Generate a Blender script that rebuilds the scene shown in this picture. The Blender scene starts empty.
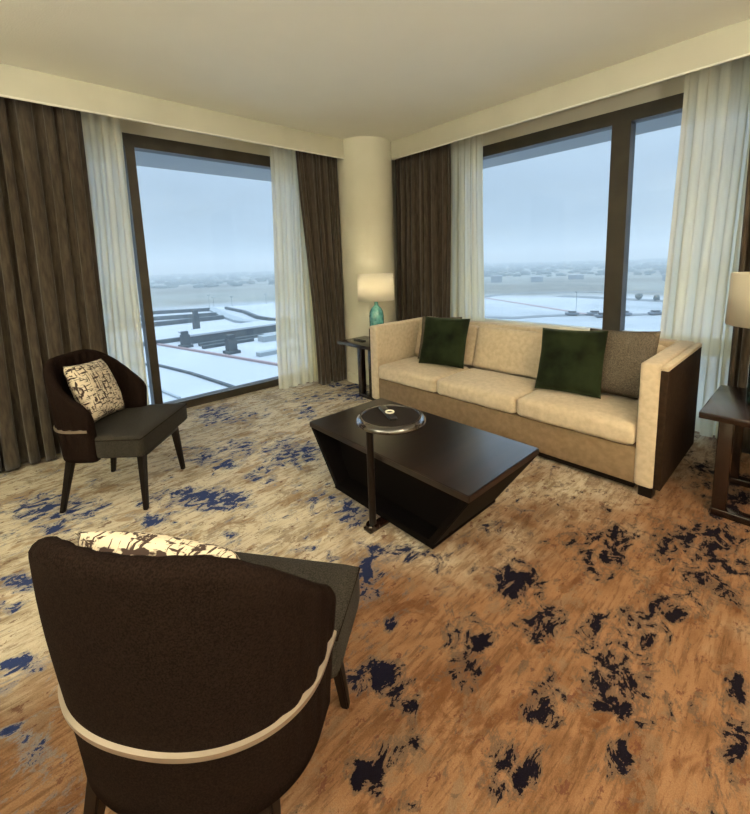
import bpy, bmesh, math, random
from mathutils import Vector, Matrix, noise
random.seed(7)
C = bpy.context.scene.collection
sc = bpy.context.scene
PI = math.pi
def R(d): return math.radians(d)

# ------------------------------------------------------------------ helpers
def tag(o, label=None, cat=None, group=None, kind=None):
    if label: o['label'] = label
    if cat: o['category'] = cat
    if group: o['group'] = group
    if kind: o['kind'] = kind
    return o
def empty(name, loc=(0,0,0), rz=0.0):
    o = bpy.data.objects.new(name, None); C.objects.link(o)
    o.location = loc; o.rotation_euler = (0,0,rz); o.empty_display_size = .1
    return o
def obj(name, bm, mat, parent=None, smooth=True, recalc=True):
    if recalc: bmesh.ops.recalc_face_normals(bm, faces=bm.faces[:])
    me = bpy.data.meshes.new(name); bm.to_mesh(me); bm.free()
    for p in me.polygons: p.use_smooth = smooth
    o = bpy.data.objects.new(name, me); C.objects.link(o)
    if mat: me.materials.append(mat)
    if parent: o.parent = parent
    return o
def sharp(o, ang=35):
    me = o.data; bm = bmesh.new(); bm.from_mesh(me)
    for e in bm.edges:
        if len(e.link_faces) == 2 and e.calc_face_angle(0) > R(ang): e.smooth = False
    bm.to_mesh(me); bm.free(); return o
def box(bm, x0,x1,y0,y1,z0,z1, bev=0.0, seg=2, M=None):
    vs = [bm.verts.new((x,y,z)) for z in (z0,z1) for y in (y0,y1) for x in (x0,x1)]
    fs = [bm.faces.new([vs[i] for i in f]) for f in ((0,2,3,1),(4,5,7,6),(0,1,5,4),(2,6,7,3),(0,4,6,2),(1,3,7,5))]
    if bev:
        es = list({e for f in fs for e in f.edges})
        r = bmesh.ops.bevel(bm, geom=es, offset=bev, segments=seg, profile=.5, affect='EDGES')
        vs = list({v for f in r['faces'] for v in f.verts} | {v for v in vs if v.is_valid})
    if M: bmesh.ops.transform(bm, matrix=M, verts=[v for v in vs if v.is_valid])
    return vs
def boxo(name, b, mat, parent=None, bev=0.0, seg=2):
    bm = bmesh.new(); box(bm, *b, bev=bev, seg=seg)
    return sharp(obj(name, bm, mat, parent, smooth=bool(bev)), 50)
def hexa(bm, bot, top):
    a = [bm.verts.new(p) for p in bot]; b = [bm.verts.new(p) for p in top]; n = len(a)
    bm.faces.new(a[::-1]); bm.faces.new(b)
    for i in range(n): bm.faces.new((a[i], a[(i+1)%n], b[(i+1)%n], b[i]))
def lathe(bm, prof, n=40, cx=0, cy=0):
    rings = []
    for r, z in prof:
        rings.append([bm.verts.new((cx+r*math.cos(2*PI*i/n), cy+r*math.sin(2*PI*i/n), z)) for i in range(n)] if r > 1e-6 else [bm.verts.new((cx,cy,z))])
    for a, b in zip(rings, rings[1:]):
        for i in range(n):
            j = (i+1) % n
            if len(a) == 1 and len(b) == 1: continue
            if len(a) == 1: bm.faces.new((a[0], b[i], b[j]))
            elif len(b) == 1: bm.faces.new((a[i], a[j], b[0]))
            else: bm.faces.new((a[i], a[j], b[j], b[i]))
def sm(a, b, x):
    t = max(0., min(1., (x-a)/(b-a))); return t*t*(3-2*t)

# ------------------------------------------------------------------ materials
def mat(name, col, rough=.6, metal=0., spec=.5, **k):
    m = bpy.data.materials.new(name); m.use_nodes = True
    b = m.node_tree.nodes['Principled BSDF']
    b.inputs['Base Color'].default_value = (*col, 1); b.inputs['Roughness'].default_value = rough
    b.inputs['Metallic'].default_value = metal; b.inputs['Specular IOR Level'].default_value = spec
    for kk, v in k.items(): b.inputs[kk.replace('_',' ')].default_value = v
    return m
def nt(m): return m.node_tree, m.node_tree.nodes, m.node_tree.links
def add_noise(m, scale, c1, c2, stretch=(1,1,1), bump=0., bscale=None, detail=4, lo=.35, hi=.65, dist=.01):
    t, N, L = nt(m); b = N['Principled BSDF']
    tc = N.new('ShaderNodeTexCoord'); mp = N.new('ShaderNodeMapping'); mp.inputs['Scale'].default_value = stretch
    L.new(tc.outputs['Object'], mp.inputs['Vector'])
    n = N.new('ShaderNodeTexNoise'); n.inputs['Scale'].default_value = scale; n.inputs['Detail'].default_value = detail
    L.new(mp.outputs[0], n.inputs['Vector'])
    r = N.new('ShaderNodeValToRGB'); r.color_ramp.elements[0].position = lo; r.color_ramp.elements[1].position = hi
    r.color_ramp.elements[0].color = (*c1,1); r.color_ramp.elements[1].color = (*c2,1)
    L.new(n.outputs['Fac'], r.inputs[0]); L.new(r.outputs[0], b.inputs['Base Color'])
    if bump:
        n2 = N.new('ShaderNodeTexNoise'); n2.inputs['Scale'].default_value = bscale or scale*4; n2.inputs['Detail'].default_value = 2
        L.new(tc.outputs['Object'], n2.inputs['Vector'])
        bp = N.new('ShaderNodeBump'); bp.inputs['Strength'].default_value = bump; bp.inputs['Distance'].default_value = dist
        L.new(n2.outputs['Fac'], bp.inputs['Height']); L.new(bp.outputs[0], b.inputs['Normal'])
    return m
CREAM = (.66,.64,.53)
m_wall = add_noise(mat('wall_paint', CREAM, .85), 3, (.64,.62,.51), (.68,.66,.55), bump=.15, bscale=140, dist=.003)
m_ceil = add_noise(mat('ceiling_paint', (.7,.68,.57), .9), 2, (.82,.81,.71), (.85,.84,.74), bump=.25, bscale=110, dist=.004)
m_rail = mat('sill_paint', (.75,.74,.66), .6)
m_frame = add_noise(mat('window_aluminium', (.045,.038,.028), .45, .3), 6, (.040,.034,.025), (.055,.046,.034))
m_drape = add_noise(mat('drape_fabric', (.06,.045,.035), .9, spec=.12, Sheen_Weight=.3), 60, (.040,.030,.022), (.075,.058,.043), stretch=(1,1,.15), bump=.25, bscale=500, dist=.002)
m_oak = add_noise(mat('dark_wood', (.02,.011,.008), .3, spec=.6, Coat_Weight=.3, Coat_Roughness=.2), 14, (.005,.0025,.002), (.016,.008,.006), stretch=(1,.12,1))
m_oak2 = add_noise(mat('end_table_wood', (.03,.013,.009), .25, spec=.6, Coat_Weight=.4, Coat_Roughness=.15), 14, (.008,.004,.003), (.022,.010,.007), stretch=(1,.12,1))
m_inner_shade = mat('table_inner_shade', (.003,.002,.002), .7, spec=.1)  # coffee table interior: shade of the opening put into a blacker wood colour
m_leg = mat('leg_wood', (.007,.004,.003), .45, spec=.25)
m_sofa = add_noise(mat('sofa_fabric', (.5,.4,.27), .9, Sheen_Weight=.25), 30, (.52,.425,.30), (.62,.515,.38), bump=.35, bscale=420, dist=.003)
m_sofa_base_shade = add_noise(mat('sofa_base_shaded_fabric', (.3,.22,.14), .9), 30, (.20,.135,.075), (.25,.17,.10), bump=.3, bscale=420, dist=.003)  # base panel: sofa fabric with its shade put into a darker brown
m_sofa_dark = add_noise(mat('sofa_outer_brown', (.05,.03,.02), .8, spec=.12), 30, (.022,.012,.007), (.034,.019,.011), bump=.3, bscale=420, dist=.003)
m_gchair = add_noise(mat('chair_tweed', (.06,.052,.048), .92, spec=.04), 260, (.006,.0034,.0028), (.020,.0118,.0095), bump=.5, bscale=600, dist=.003)
m_gseat = add_noise(mat('seat_tweed', (.09,.085,.075), .92, spec=.08, Sheen_Weight=.02), 260, (.015,.013,.011), (.050,.044,.037), bump=.5, bscale=600, dist=.003)
m_band = mat('band_metal', (.34,.28,.23), .4, .6)
m_velvet = add_noise(mat('green_velvet', (.02,.03,.012), .85, spec=.12, Sheen_Weight=.2, Sheen_Tint=(.3,.4,.2,1)), 7, (.004,.006,.003), (.018,.027,.011), bump=.4, bscale=250, dist=.004)
m_tweed = add_noise(mat('grey_tweed', (.13,.11,.085), .95, spec=.12), 180, (.07,.058,.045), (.20,.17,.135), bump=.7, bscale=220, dist=.006)
m_black = mat('black_plastic', (.008,.008,.009), .3)
m_chrome = mat('silver_metal', (.8,.8,.8), .2, 1.)
m_disc = mat('table_disc', (.010,.006,.005), .55, spec=.25)
m_discrim = mat('table_disc_rim', (.02,.014,.012), .12, spec=1., Coat_Weight=1., Coat_Roughness=.08)
m_gold = mat('brass', (.5,.38,.2), .3, .9)
m_teal = mat('teal_glass', (.03,.22,.22), .08, spec=.8, Coat_Weight=1., Transmission_Weight=.25)
add_noise(m_teal, 25, (.05,.28,.28), (.20,.60,.58))
m_darkglass = mat('dark_glass', (.015,.05,.05), .08, spec=.8, Coat_Weight=1.)

# patterned pillow: cream with scratchy dark brown hatching
m_pat = mat('hatched_pillow', (.7,.62,.5), .9)
t, N, L = nt(m_pat); b = N['Principled BSDF']
tc = N.new('ShaderNodeTexCoord'); acc = None
for i, (st, th, sc_) in enumerate((((1,6,1),.575,21), ((6,1,1),.58,21), ((1,1,1),.62,45))):
    mp = N.new('ShaderNodeMapping'); mp.inputs['Scale'].default_value = st; mp.inputs['Location'].default_value = (i*3.1,i*1.7,0)
    L.new(tc.outputs['Object'], mp.inputs[0])
    n = N.new('ShaderNodeTexNoise'); n.inputs['Scale'].default_value = sc_; n.inputs['Detail'].default_value = 3
    L.new(mp.outputs[0], n.inputs['Vector'])
    r = N.new('ShaderNodeMapRange'); r.inputs[1].default_value = th-.02; r.inputs[2].default_value = th+.02
    L.new(n.outputs['Fac'], r.inputs[0])
    if acc is None: acc = r.outputs[0]
    else:
        mx = N.new('ShaderNodeMath'); mx.operation = 'MAXIMUM'; L.new(acc, mx.inputs[0]); L.new(r.outputs[0], mx.inputs[1]); acc = mx.outputs[0]
mix = N.new('ShaderNodeMix'); mix.data_type = 'RGBA'; mix.inputs[6].default_value = (.72,.63,.49,1); mix.inputs[7].default_value = (.05,.028,.022,1)
L.new(acc, mix.inputs[0]); L.new(mix.outputs[2], b.inputs['Base Color'])

def sheet_mat(name, col, transp, transl):
    m = bpy.data.materials.new(name); m.use_nodes = True; t, N, L = nt(m); N.remove(N['Principled BSDF'])
    out = N['Material Output']
    d = N.new('ShaderNodeBsdfDiffuse'); d.inputs[0].default_value = (*col,1)
    tl = N.new('ShaderNodeBsdfTranslucent'); tl.inputs[0].default_value = (*col,1)
    tr = N.new('ShaderNodeBsdfTransparent')
    m1 = N.new('ShaderNodeMixShader'); m1.inputs[0].default_value = transl; L.new(d.outputs[0], m1.inputs[1]); L.new(tl.outputs[0], m1.inputs[2])
    m2 = N.new('ShaderNodeMixShader'); m2.inputs[0].default_value = transp; L.new(m1.outputs[0], m2.inputs[1]); L.new(tr.outputs[0], m2.inputs[2])
    L.new(m2.outputs[0], out.inputs[0]); return m, N, L, m2
m_sheer, N, L, mm = sheet_mat('sheer_voile', (.88,.84,.66), .36, .6)
tc = N.new('ShaderNodeTexCoord'); wv = N.new('ShaderNodeTexNoise'); mp = N.new('ShaderNodeMapping'); mp.inputs['Scale'].default_value=(30,30,1)
L.new(tc.outputs['Object'], mp.inputs[0]); L.new(mp.outputs[0], wv.inputs['Vector']); wv.inputs['Scale'].default_value = 1.2
mr = N.new('ShaderNodeMapRange'); mr.inputs[3].default_value = .08; mr.inputs[4].default_value = .30; L.new(wv.outputs['Fac'], mr.inputs[0]); L.new(mr.outputs[0], mm.inputs[0])
m_shade, _, _, _ = sheet_mat('lamp_shade_linen', (.86,.83,.74), .0, .55)

# window glass: clear pane with Fresnel reflections and a few dried drops
m_glass = bpy.data.materials.new('window_glass'); m_glass.use_nodes = True; t, N, L = nt(m_glass); N.remove(N['Principled BSDF'])
tr = N.new('ShaderNodeBsdfTransparent'); tr.inputs[0].default_value = (.93,.97,1,1)
gl = N.new('ShaderNodeBsdfGlossy'); gl.inputs['Roughness'].default_value = .02
fr = N.new('ShaderNodeFresnel'); fr.inputs[0].default_value = 1.35; mx = N.new('ShaderNodeMixShader')
L.new(fr.outputs[0], mx.inputs[0]); L.new(tr.outputs[0], mx.inputs[1]); L.new(gl.outputs[0], mx.inputs[2]); L.new(mx.outputs[0], N['Material Output'].inputs[0])

# ------------------------------------------------------------------ carpet
BLOBS= [(-2.47,0.77,0.19,0.187,0.125,-0.045,1),(-2.46,0.48,0.069,0.068,0.068,-0.017,1),(-2.81,1.05,0.072,0.07,0.083,-0.034,0.9),(-2.48,1.15,0.07,0.068,0.1,-0.051,0.9),(-3.05,1.01,0.147,0.141,0.153,-0.057,0.8),(-3.02,1.28,0.092,0.088,0.134,-0.062,0.8),(-2.64,1.48,0.16,0.153,0.172,-0.103,0.9),(-3.87,1.39,0.137,0.127,0.233,-0.091,0.9),(-3.64,1.55,0.127,0.117,0.102,-0.046,0.6),(-3.28,2.02,0.069,0.063,0.14,-0.09,0.7),(-2.69,0.47,0.034,0.033,0.036,-0.008,0.8),(-2.02,0.73,0.023,0.023,0.024,-0.01,0.8),(-1.95,1.26,0.048,0.047,0.093,-0.064,0.7),(-1.63,0.96,0.055,0.055,0.018,-0.012,0.8),(-3.57,2.43,0.185,0.166,0.128,-0.09,0.6),(-3.58,2.21,0.119,0.108,0.069,-0.044,0.6),(-3.01,0.08,0.186,0.184,0.187,-0.015,0.9),(-2.38,-0.1,0.065,0.066,0.073,-0.002,1),(-1.86,-0.11,0.063,0.065,0.046,-0.002,1),(-1.45,-0.08,0.044,0.046,0.053,-0.003,1),(-1.57,-0.14,0.031,0.032,0.035,-0.001,1),(-2.76,0.07,0.047,0.047,0.062,-0.005,0.9),(-2.27,-0.17,0.062,0.064,0.043,-0.0,0.8),(-1.71,1.31,0.049,0.048,0.093,-0.075,1),(-1.95,1.29,0.064,0.062,0.067,-0.047,0.7),(-1.29,1.08,0.039,0.039,0.119,-0.106,1),(-1.3,1.26,0.12,0.121,0.042,-0.042,0.9),(-0.93,0.78,0.06,0.062,0.052,-0.047,1),(-1.04,0.95,0.027,0.028,0.022,-0.022,0.9),(-0.78,0.8,0.032,0.033,0.042,-0.045,0.9),(-0.71,0.6,0.016,0.017,0.05,-0.046,1),(-0.76,0.57,0.014,0.015,0.03,-0.026,0.9),(-0.7,0.71,0.023,0.024,0.031,-0.034,0.9),(-0.8,1.14,0.054,0.055,0.038,-0.054,0.9),(-0.73,1.04,0.039,0.04,0.042,-0.06,1),(-0.51,0.84,0.015,0.016,0.024,-0.038,1),(-0.4,1.55,0.108,0.111,0.034,-0.111,0.8),(-0.33,1.34,0.084,0.087,0.04,-0.134,0.85),(-0.35,1.26,0.036,0.037,0.014,-0.043,1.2),(-0.49,1.11,0.04,0.042,0.031,-0.065,1),(-0.47,0.89,0.054,0.057,0.031,-0.055,1),(-0.63,1.38,0.06,0.061,0.034,-0.07,1.1),(-0.8,1.52,0.064,0.065,0.053,-0.098,1.1),(-0.6,2.04,0.118,0.118,0.062,-0.188,0.8),(-0.32,1.8,0.055,0.056,0.016,-0.07,1.1),(-0.31,2.4,0.153,0.153,0.032,-0.195,0.85),(-0.22,2.15,0.1,0.101,0.027,-0.181,0.85),(-0.27,1.11,0.024,0.025,0.016,-0.052,0.9),(-0.07,1.47,0.028,0.03,0.018,-0.159,1),(-0.26,1.26,0.012,0.013,0.006,-0.024,1),(-0.09,1.23,0.009,0.009,0.007,-0.049,0.8),(-1.08,1.75,0.037,0.037,0.034,-0.054,0.7),(-1.09,1.34,0.032,0.033,0.03,-0.037,0.7),(-0.31,3.09,0.103,0.101,0.028,-0.211,0.6)]
X0, X1, Y0, Y1 = -4.33, 1.9, -2.6, 4.1
m_carpet = mat('carpet', (.4,.3,.2), .98, spec=.1)
t, N, L = nt(m_carpet); b = N['Principled BSDF']
tc = N.new('ShaderNodeTexCoord')
def tex(scale, stretch, detail=5, rough=.6, loc=(0,0,0), dist=0.):
    mp = N.new('ShaderNodeMapping'); mp.inputs['Scale'].default_value = stretch; mp.inputs['Location'].default_value = loc
    L.new(tc.outputs['Object'], mp.inputs[0])
    n = N.new('ShaderNodeTexNoise'); n.inputs['Scale'].default_value = scale; n.inputs['Detail'].default_value = detail
    n.inputs['Roughness'].default_value = rough; n.inputs['Distortion'].default_value = dist
    L.new(mp.outputs[0], n.inputs['Vector']); return n.outputs['Fac']
def ramp(src, stops):
    r = N.new('ShaderNodeValToRGB'); e = r.color_ramp.elements
    while len(e) < len(stops): e.new(.5)
    for el, (p, c) in zip(e, stops): el.position = p; el.color = (*c,1)
    L.new(src, r.inputs[0]); return r.outputs[0]
def mixc(f, a, b_, mode='MIX'):
    m = N.new('ShaderNodeMix'); m.data_type = 'RGBA'; m.blend_type = mode
    if isinstance(f, float): m.inputs[0].default_value = f
    else: L.new(f, m.inputs[0])
    for s, i in ((a,6),(b_,7)):
        if isinstance(s, tuple): m.inputs[i].default_value = (*s,1)
        else: L.new(s, m.inputs[i])
    return m.outputs[2]
def mth(op, a, b_):
    m = N.new('ShaderNodeMath'); m.operation = op
    for s, i in ((a,0),(b_,1)):
        if isinstance(s, (int,float)): m.inputs[i].default_value = s
        else: L.new(s, m.inputs[i])
    return m.outputs[0]
def rng(src, a, b_, c=0., d=1.):
    m = N.new('ShaderNodeMapRange'); m.interpolation_type = 'SMOOTHSTEP'
    for i, v in ((1,a),(2,b_),(3,c),(4,d)): m.inputs[i].default_value = v
    L.new(src, m.inputs[0]); return m.outputs[0]
streak = tex(34, (1,.16,1), 4, .65)
patch = tex(3.2, (1,.55,1), 5, .62, dist=.6)
patch2 = tex(7.5, (1,.5,1), 5, .65, (4,2,0), .5)
base = ramp(patch, ((.30,(.26,.20,.13)),(.42,(.48,.40,.29)),(.53,(.70,.63,.50)),(.68,(.52,.44,.32))))
streak2 = tex(60, (1,.12,1), 4, .7, (3,3,0))
base = mixc(rng(streak,.42,.60,0.,.6), base, (.76,.70,.58))
base = mixc(rng(streak2,.50,.62,0.,.5), base, (.24,.17,.11))
base = mixc(rng(patch2,.54,.62,0.,.6), base, (.30,.18,.09))
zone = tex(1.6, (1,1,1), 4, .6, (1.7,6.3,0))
at3 = N.new('ShaderNodeAttribute'); at3.attribute_name = 'rust_and_light'
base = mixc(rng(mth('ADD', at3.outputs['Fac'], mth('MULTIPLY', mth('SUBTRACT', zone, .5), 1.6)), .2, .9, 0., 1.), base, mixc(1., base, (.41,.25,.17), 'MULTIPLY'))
mott = tex(8, (1,.6,1), 7, .78, (7,7,0), .5)
base = mixc(rng(mott,.53,.60,0.,.6), base, (.22,.15,.10))
spots = tex(22, (1,.6,1), 5, .75, (9,5,0))
base = mixc(rng(spots,.58,.63,0.,.75), base, (.12,.045,.03))
at = N.new('ShaderNodeAttribute'); at.attribute_name = 'motif'
rag = tex(13, (1,.7,1), 6, .72, (2,7,0), .8)
rag2 = tex(26, (1,.45,1), 4, .7, (5,1,0))
field = mth('ADD', at.outputs['Fac'], mth('MULTIPLY', mth('SUBTRACT', rag, .5), 4.4))
field = mth('ADD', field, mth('MULTIPLY', mth('SUBTRACT', rag2, .5), 2.4))
halo = rng(field, .0, .38, 0., .7)
ink = rng(field, .50, .60)
at2 = N.new('ShaderNodeAttribute'); at2.attribute_name = 'daylight_blue'
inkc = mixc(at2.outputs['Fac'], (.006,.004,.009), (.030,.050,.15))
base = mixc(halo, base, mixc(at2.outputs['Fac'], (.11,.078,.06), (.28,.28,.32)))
fine = tex(420, (1,.5,1), 2, .6)
base = mixc(rng(fine,.35,.65,.0,.30), base, mixc(1., base, (.45,.38,.32), 'MULTIPLY'))
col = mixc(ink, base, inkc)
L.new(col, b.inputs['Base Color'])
bp = N.new('ShaderNodeBump'); bp.inputs['Strength'].default_value = .7; bp.inputs['Distance'].default_value = .006
L.new(mth('ADD', fine, mth('MULTIPLY', streak, 1.2)), bp.inputs['Height']); L.new(bp.outputs[0], b.inputs['Normal'])

bm = bmesh.new(); st = .022
nx = int((X1-X0)/st); ny = int((Y1-Y0)/st)
vs = [[bm.verts.new((X0+(X1-X0)*i/nx, Y0+(Y1-Y0)*j/ny, 0)) for j in range(ny+1)] for i in range(nx+1)]
for i in range(nx):
    for j in range(ny): bm.faces.new((vs[i][j], vs[i+1][j], vs[i+1][j+1], vs[i][j+1]))
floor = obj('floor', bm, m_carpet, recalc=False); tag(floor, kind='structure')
# carpet motif: where the dark-blue blotches are woven
extra = []
rr = random.Random(3)
for k in range(140):
    x, y = rr.uniform(X0,X1), rr.uniform(Y0,Y1)
    if y < -.35 or x > .12 or (y > 2.6): extra.append((x,y,rr.uniform(.05,.16),0,0,rr.uniform(.05,.18),.95))
vals = [0.]*len(floor.data.vertices)
row = ny+1
for (cx,cy,ax,ay,bx,by,s) in BLOBS+extra:
    ax,ay,bx,by = ax*1.08,ay*1.08,bx*1.08,by*1.08
    det = ax*by-ay*bx
    if abs(det) < 1e-7: continue
    rx = abs(ax)+abs(bx); ry = abs(ay)+abs(by)
    rx *= 1.5; ry *= 1.5
    for i in range(max(0,int((cx-rx-X0)/st)), min(nx,int((cx+rx-X0)/st)+1)+1):
        for j in range(max(0,int((cy-ry-Y0)/st)), min(ny,int((cy+ry-Y0)/st)+1)+1):
            dx = X0+(X1-X0)*i/nx-cx; dy = Y0+(Y1-Y0)*j/ny-cy
            u = (dx*by-dy*bx)/det; v = (ax*dy-ay*dx)/det
            q = u*u+v*v
            f = s*max(0., 1-.5*q) if q < 2 else 0
            idx = i*row+j
            if f > vals[idx]: vals[idx] = f
a = floor.data.attributes.new('motif', 'FLOAT', 'POINT'); a.data.foreach_set('value', [.95*v-.26 for v in vals])
a = floor.data.attributes.new('rust_and_light', 'FLOAT', 'POINT')  # rust weave, plus window daylight and warm near light painted into the carpet colour
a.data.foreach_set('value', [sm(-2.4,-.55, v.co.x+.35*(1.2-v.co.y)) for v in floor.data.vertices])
a = floor.data.attributes.new('daylight_blue', 'FLOAT', 'POINT')  # navy blotches turn bluer toward the left window: daylight painted into their colour
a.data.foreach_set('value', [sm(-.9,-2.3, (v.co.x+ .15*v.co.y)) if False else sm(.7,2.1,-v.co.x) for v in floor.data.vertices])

# ------------------------------------------------------------------ room shell
ZC = 2.755; ZV = 2.56
def S(name, *b, m=m_wall, bev=0.): return tag(boxo(name, b, m, None, bev), kind='structure')
S('ceiling', -4.5,2.0,-2.7,4.25,ZC,ZC+.12, m=m_ceil)
bm = bmesh.new()      # left wall around its window
box(bm, -4.45,-4.30,-2.7,.42,0,ZC); box(bm, -4.45,-4.30,2.86,4.25,0,ZC); box(bm, -4.45,-4.30,.42,2.86,2.612,ZC)
tag(obj('wall_left', bm, m_wall, None, False), kind='structure')
bm = bmesh.new()
box(bm, -4.30,-3.02,4.05,4.2,0,ZC); box(bm, .42,2.0,4.05,4.2,0,ZC); box(bm, -3.02,.42,4.05,4.2,2.612,ZC)
tag(obj('wall_back', bm, m_wall, None, False), kind='structure')
S('wall_right', 1.85,2.0,-2.7,4.05,0,ZC)
S('wall_front', -4.3,1.85,-2.7,-2.55,0,ZC)
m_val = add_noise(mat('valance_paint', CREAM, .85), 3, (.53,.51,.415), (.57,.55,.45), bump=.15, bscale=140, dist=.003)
S('trim_1', -3.74,-3.70,-2.55,3.45,ZV,ZC, m=m_val, bev=.004)
S('trim_2', -3.70,1.85,3.45,3.49,ZV,ZC, m=m_val, bev=.004)
S('trim_3', -3.71,-3.695,-2.55,3.44,ZV-.012,ZV, m=m_rail)
S('trim_4', -3.70,1.85,3.44,3.455,ZV-.012,ZV, m=m_rail)
# round corner column and its base ring
bm = bmesh.new(); lathe(bm, ((.318,0),(.318,ZC)), 72, -3.72, 3.28)
tag(obj('wall_corner', bm, m_wall), kind='structure')
bm = bmesh.new(); lathe(bm, ((.33,0),(.33,.11),(.326,.118),(.318,.12)), 72, -3.72, 3.28)
tag(obj('baseboard_corner', bm, m_wall), kind='structure')
S('baseboard_right', 1.835,1.85,-2.55,4.05,0,.12, m=m_wall)
S('baseboard_front', -4.3,1.835,-2.55,-2.535,0,.12, m=m_wall)

# windows
def window(n, horiz, a0, a1, mull, sill_z, transom=None):
    w = tag(empty('window_%d' % n), kind='structure')
    def bb(a,b_,d0,d1,z0,z1):
        return (a,b_,4.05+d0,4.05+d1,z0,z1) if horiz else (-4.30-d1,-4.30-d0,a,b_,z0,z1)
    bm = bmesh.new()
    box(bm, *bb(a0,a1,-.02,.10,2.50,2.612)); box(bm, *bb(a0,a1,-.02,.10,0.001,sill_z))
    box(bm, *bb(a0,a0+.07,-.02,.10,sill_z,2.50)); box(bm, *bb(a1-.07,a1,-.02,.10,sill_z,2.50))
    obj('window_frame', bm, m_frame, w, False)
    for p, q in mull: boxo('mullion', bb(p,q,-.03,.10,sill_z,2.50), m_frame, w)
    if transom: boxo('sill', bb(a0+.07,a1-.07,-.06,.10,*transom), m_rail, w, .004)
    edges = [a0+.07]+[v for pq in mull for v in pq]+[a1-.07]
    for p, q in zip(edges[::2], edges[1::2]):
        if transom:
            boxo('glass_pane', bb(p,q,.04,.05,sill_z,transom[0]), m_glass, w); boxo('glass_pane', bb(p,q,.04,.05,transom[1],2.50), m_glass, w)
        else: boxo('glass_pane', bb(p,q,.04,.05,sill_z,2.50), m_glass, w)
window(1, False, .42, 2.86, [(.955,1.03)], .08)
window(2, True, -3.02, .42, [(-1.345,-1.20)], .08, (.60,.725))

# projecting ledge above the windows, outside
m_soffit = mat('exterior_soffit', (.30,.31,.31), .7)
bm = bmesh.new(); box(bm, -6.0,-4.47,-4,5.45,2.72,2.95); box(bm, -4.47,4.0,4.22,5.45,2.72,2.95)
tag(obj('exterior_soffit', bm, m_soffit, None, False), kind='structure')

# ------------------------------------------------------------------ curtains
def curtain(name, material, horiz, pos, a_top, a_bot, ztop, zbot, period, amp, seed, thick=.004):
    rnd = random.Random(seed); n = max(2, int(round((a_top[1]-a_top[0])/period)))
    ws = [rnd.uniform(.5,1.7) for _ in range(n)]; s = sum(ws); ws = [w/s for w in ws]
    am = [rnd.uniform(.7,1.15) for _ in range(n)]; per = 14; cols = []
    u = 0
    for k in range(n):
        for q in range(per): cols.append((u+ws[k]*q/per, am[k], q/per, k))
        u += ws[k]
    cols.append((1., am[-1], 1., n-1))
    bm = bmesh.new(); rows = 26; grid = []
    for r in range(rows+1):
        v = r/rows; z = ztop+(zbot-ztop)*v; line = []
        w = sm(0,1,v)
        for (uu, a_, ph, k) in cols:
            drift = .012*math.sin(2.1*v+seed+k*1.7)*v
            p = a_top[0]+(a_top[1]-a_top[0])*uu; q = a_bot[0]+(a_bot[1]-a_bot[0])*uu
            along = p+(q-p)*w + drift + .18*period*math.sin(4*PI*ph)*(.6+.4*v)
            d = -math.cos(2*PI*ph)*amp*a_*(.55+.6*v) + .008*math.sin(5*v+k)
            line.append(bm.verts.new((along, pos+d, z) if horiz else (pos+d, along, z)))
        grid.append(line)
    for r in range(rows):
        for c in range(len(cols)-1): bm.faces.new((grid[r][c], grid[r][c+1], grid[r+1][c+1], grid[r+1][c]))
    o = obj(name, bm, material, None)
    if thick:
        md = o.modifiers.new('thickness','SOLIDIFY'); md.thickness = thick; md.offset = 0
    return o
DG, SG = 'dark brown drapes', 'sheer voile curtains'
tag(curtain('drape', m_drape, False, -3.86, (-.75,.60), (-.80,.57), ZC-.01, .02, .105, .045, 3), 'dark brown floor-length drape at the far left, behind the small grey chair', 'curtain', DG)
tag(curtain('sheer_curtain', m_sheer, False, -4.04, (.50,.90), (.42,.86), ZC-.01, .03, .075, .03, 5, 0), 'white sheer curtain at the left side of the left window, beside the dark drape', 'curtain', SG)
tag(curtain('sheer_curtain', m_sheer, False, -4.03, (2.25,2.86), (2.17,2.86), ZC-.01, .03, .085, .028, 6, 0), 'cream sheer curtain at the right side of the left window, next to the round column', 'curtain', SG)
tag(curtain('drape', m_drape, False, -3.86, (2.46,3.0), (2.62,2.98), ZC-.01, .02, .085, .035, 8), 'dark brown drape just left of the round corner column', 'curtain', DG)
tag(curtain('drape', m_drape, True, 3.62, (-3.54,-2.75), (-3.54,-2.77), ZC-.01, .02, .10, .04, 9), 'dark brown drape just right of the column, behind the shaded table lamp', 'curtain', DG)
tag(curtain('sheer_curtain', m_sheer, True, 3.80, (-2.90,-2.46), (-2.92,-2.42), ZC-.01, .03, .08, .028, 10, 0), 'sheer curtain at the left edge of the wide window behind the sofa', 'curtain', SG)
tag(curtain('sheer_curtain', m_sheer, True, 3.80, (-.80,.30), (-.86,.30), ZC-.01, .03, .10, .035, 12, 0), 'wide sheer curtain at the far right, behind the right arm of the sofa', 'curtain', SG)
tag(curtain('drape', m_drape, True, 3.62, (-.40,.55), (-.40,.55), ZC-.01, .02, .10, .04, 13), 'dark brown drape at the right edge of the picture behind the right end table', 'curtain', DG)

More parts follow.
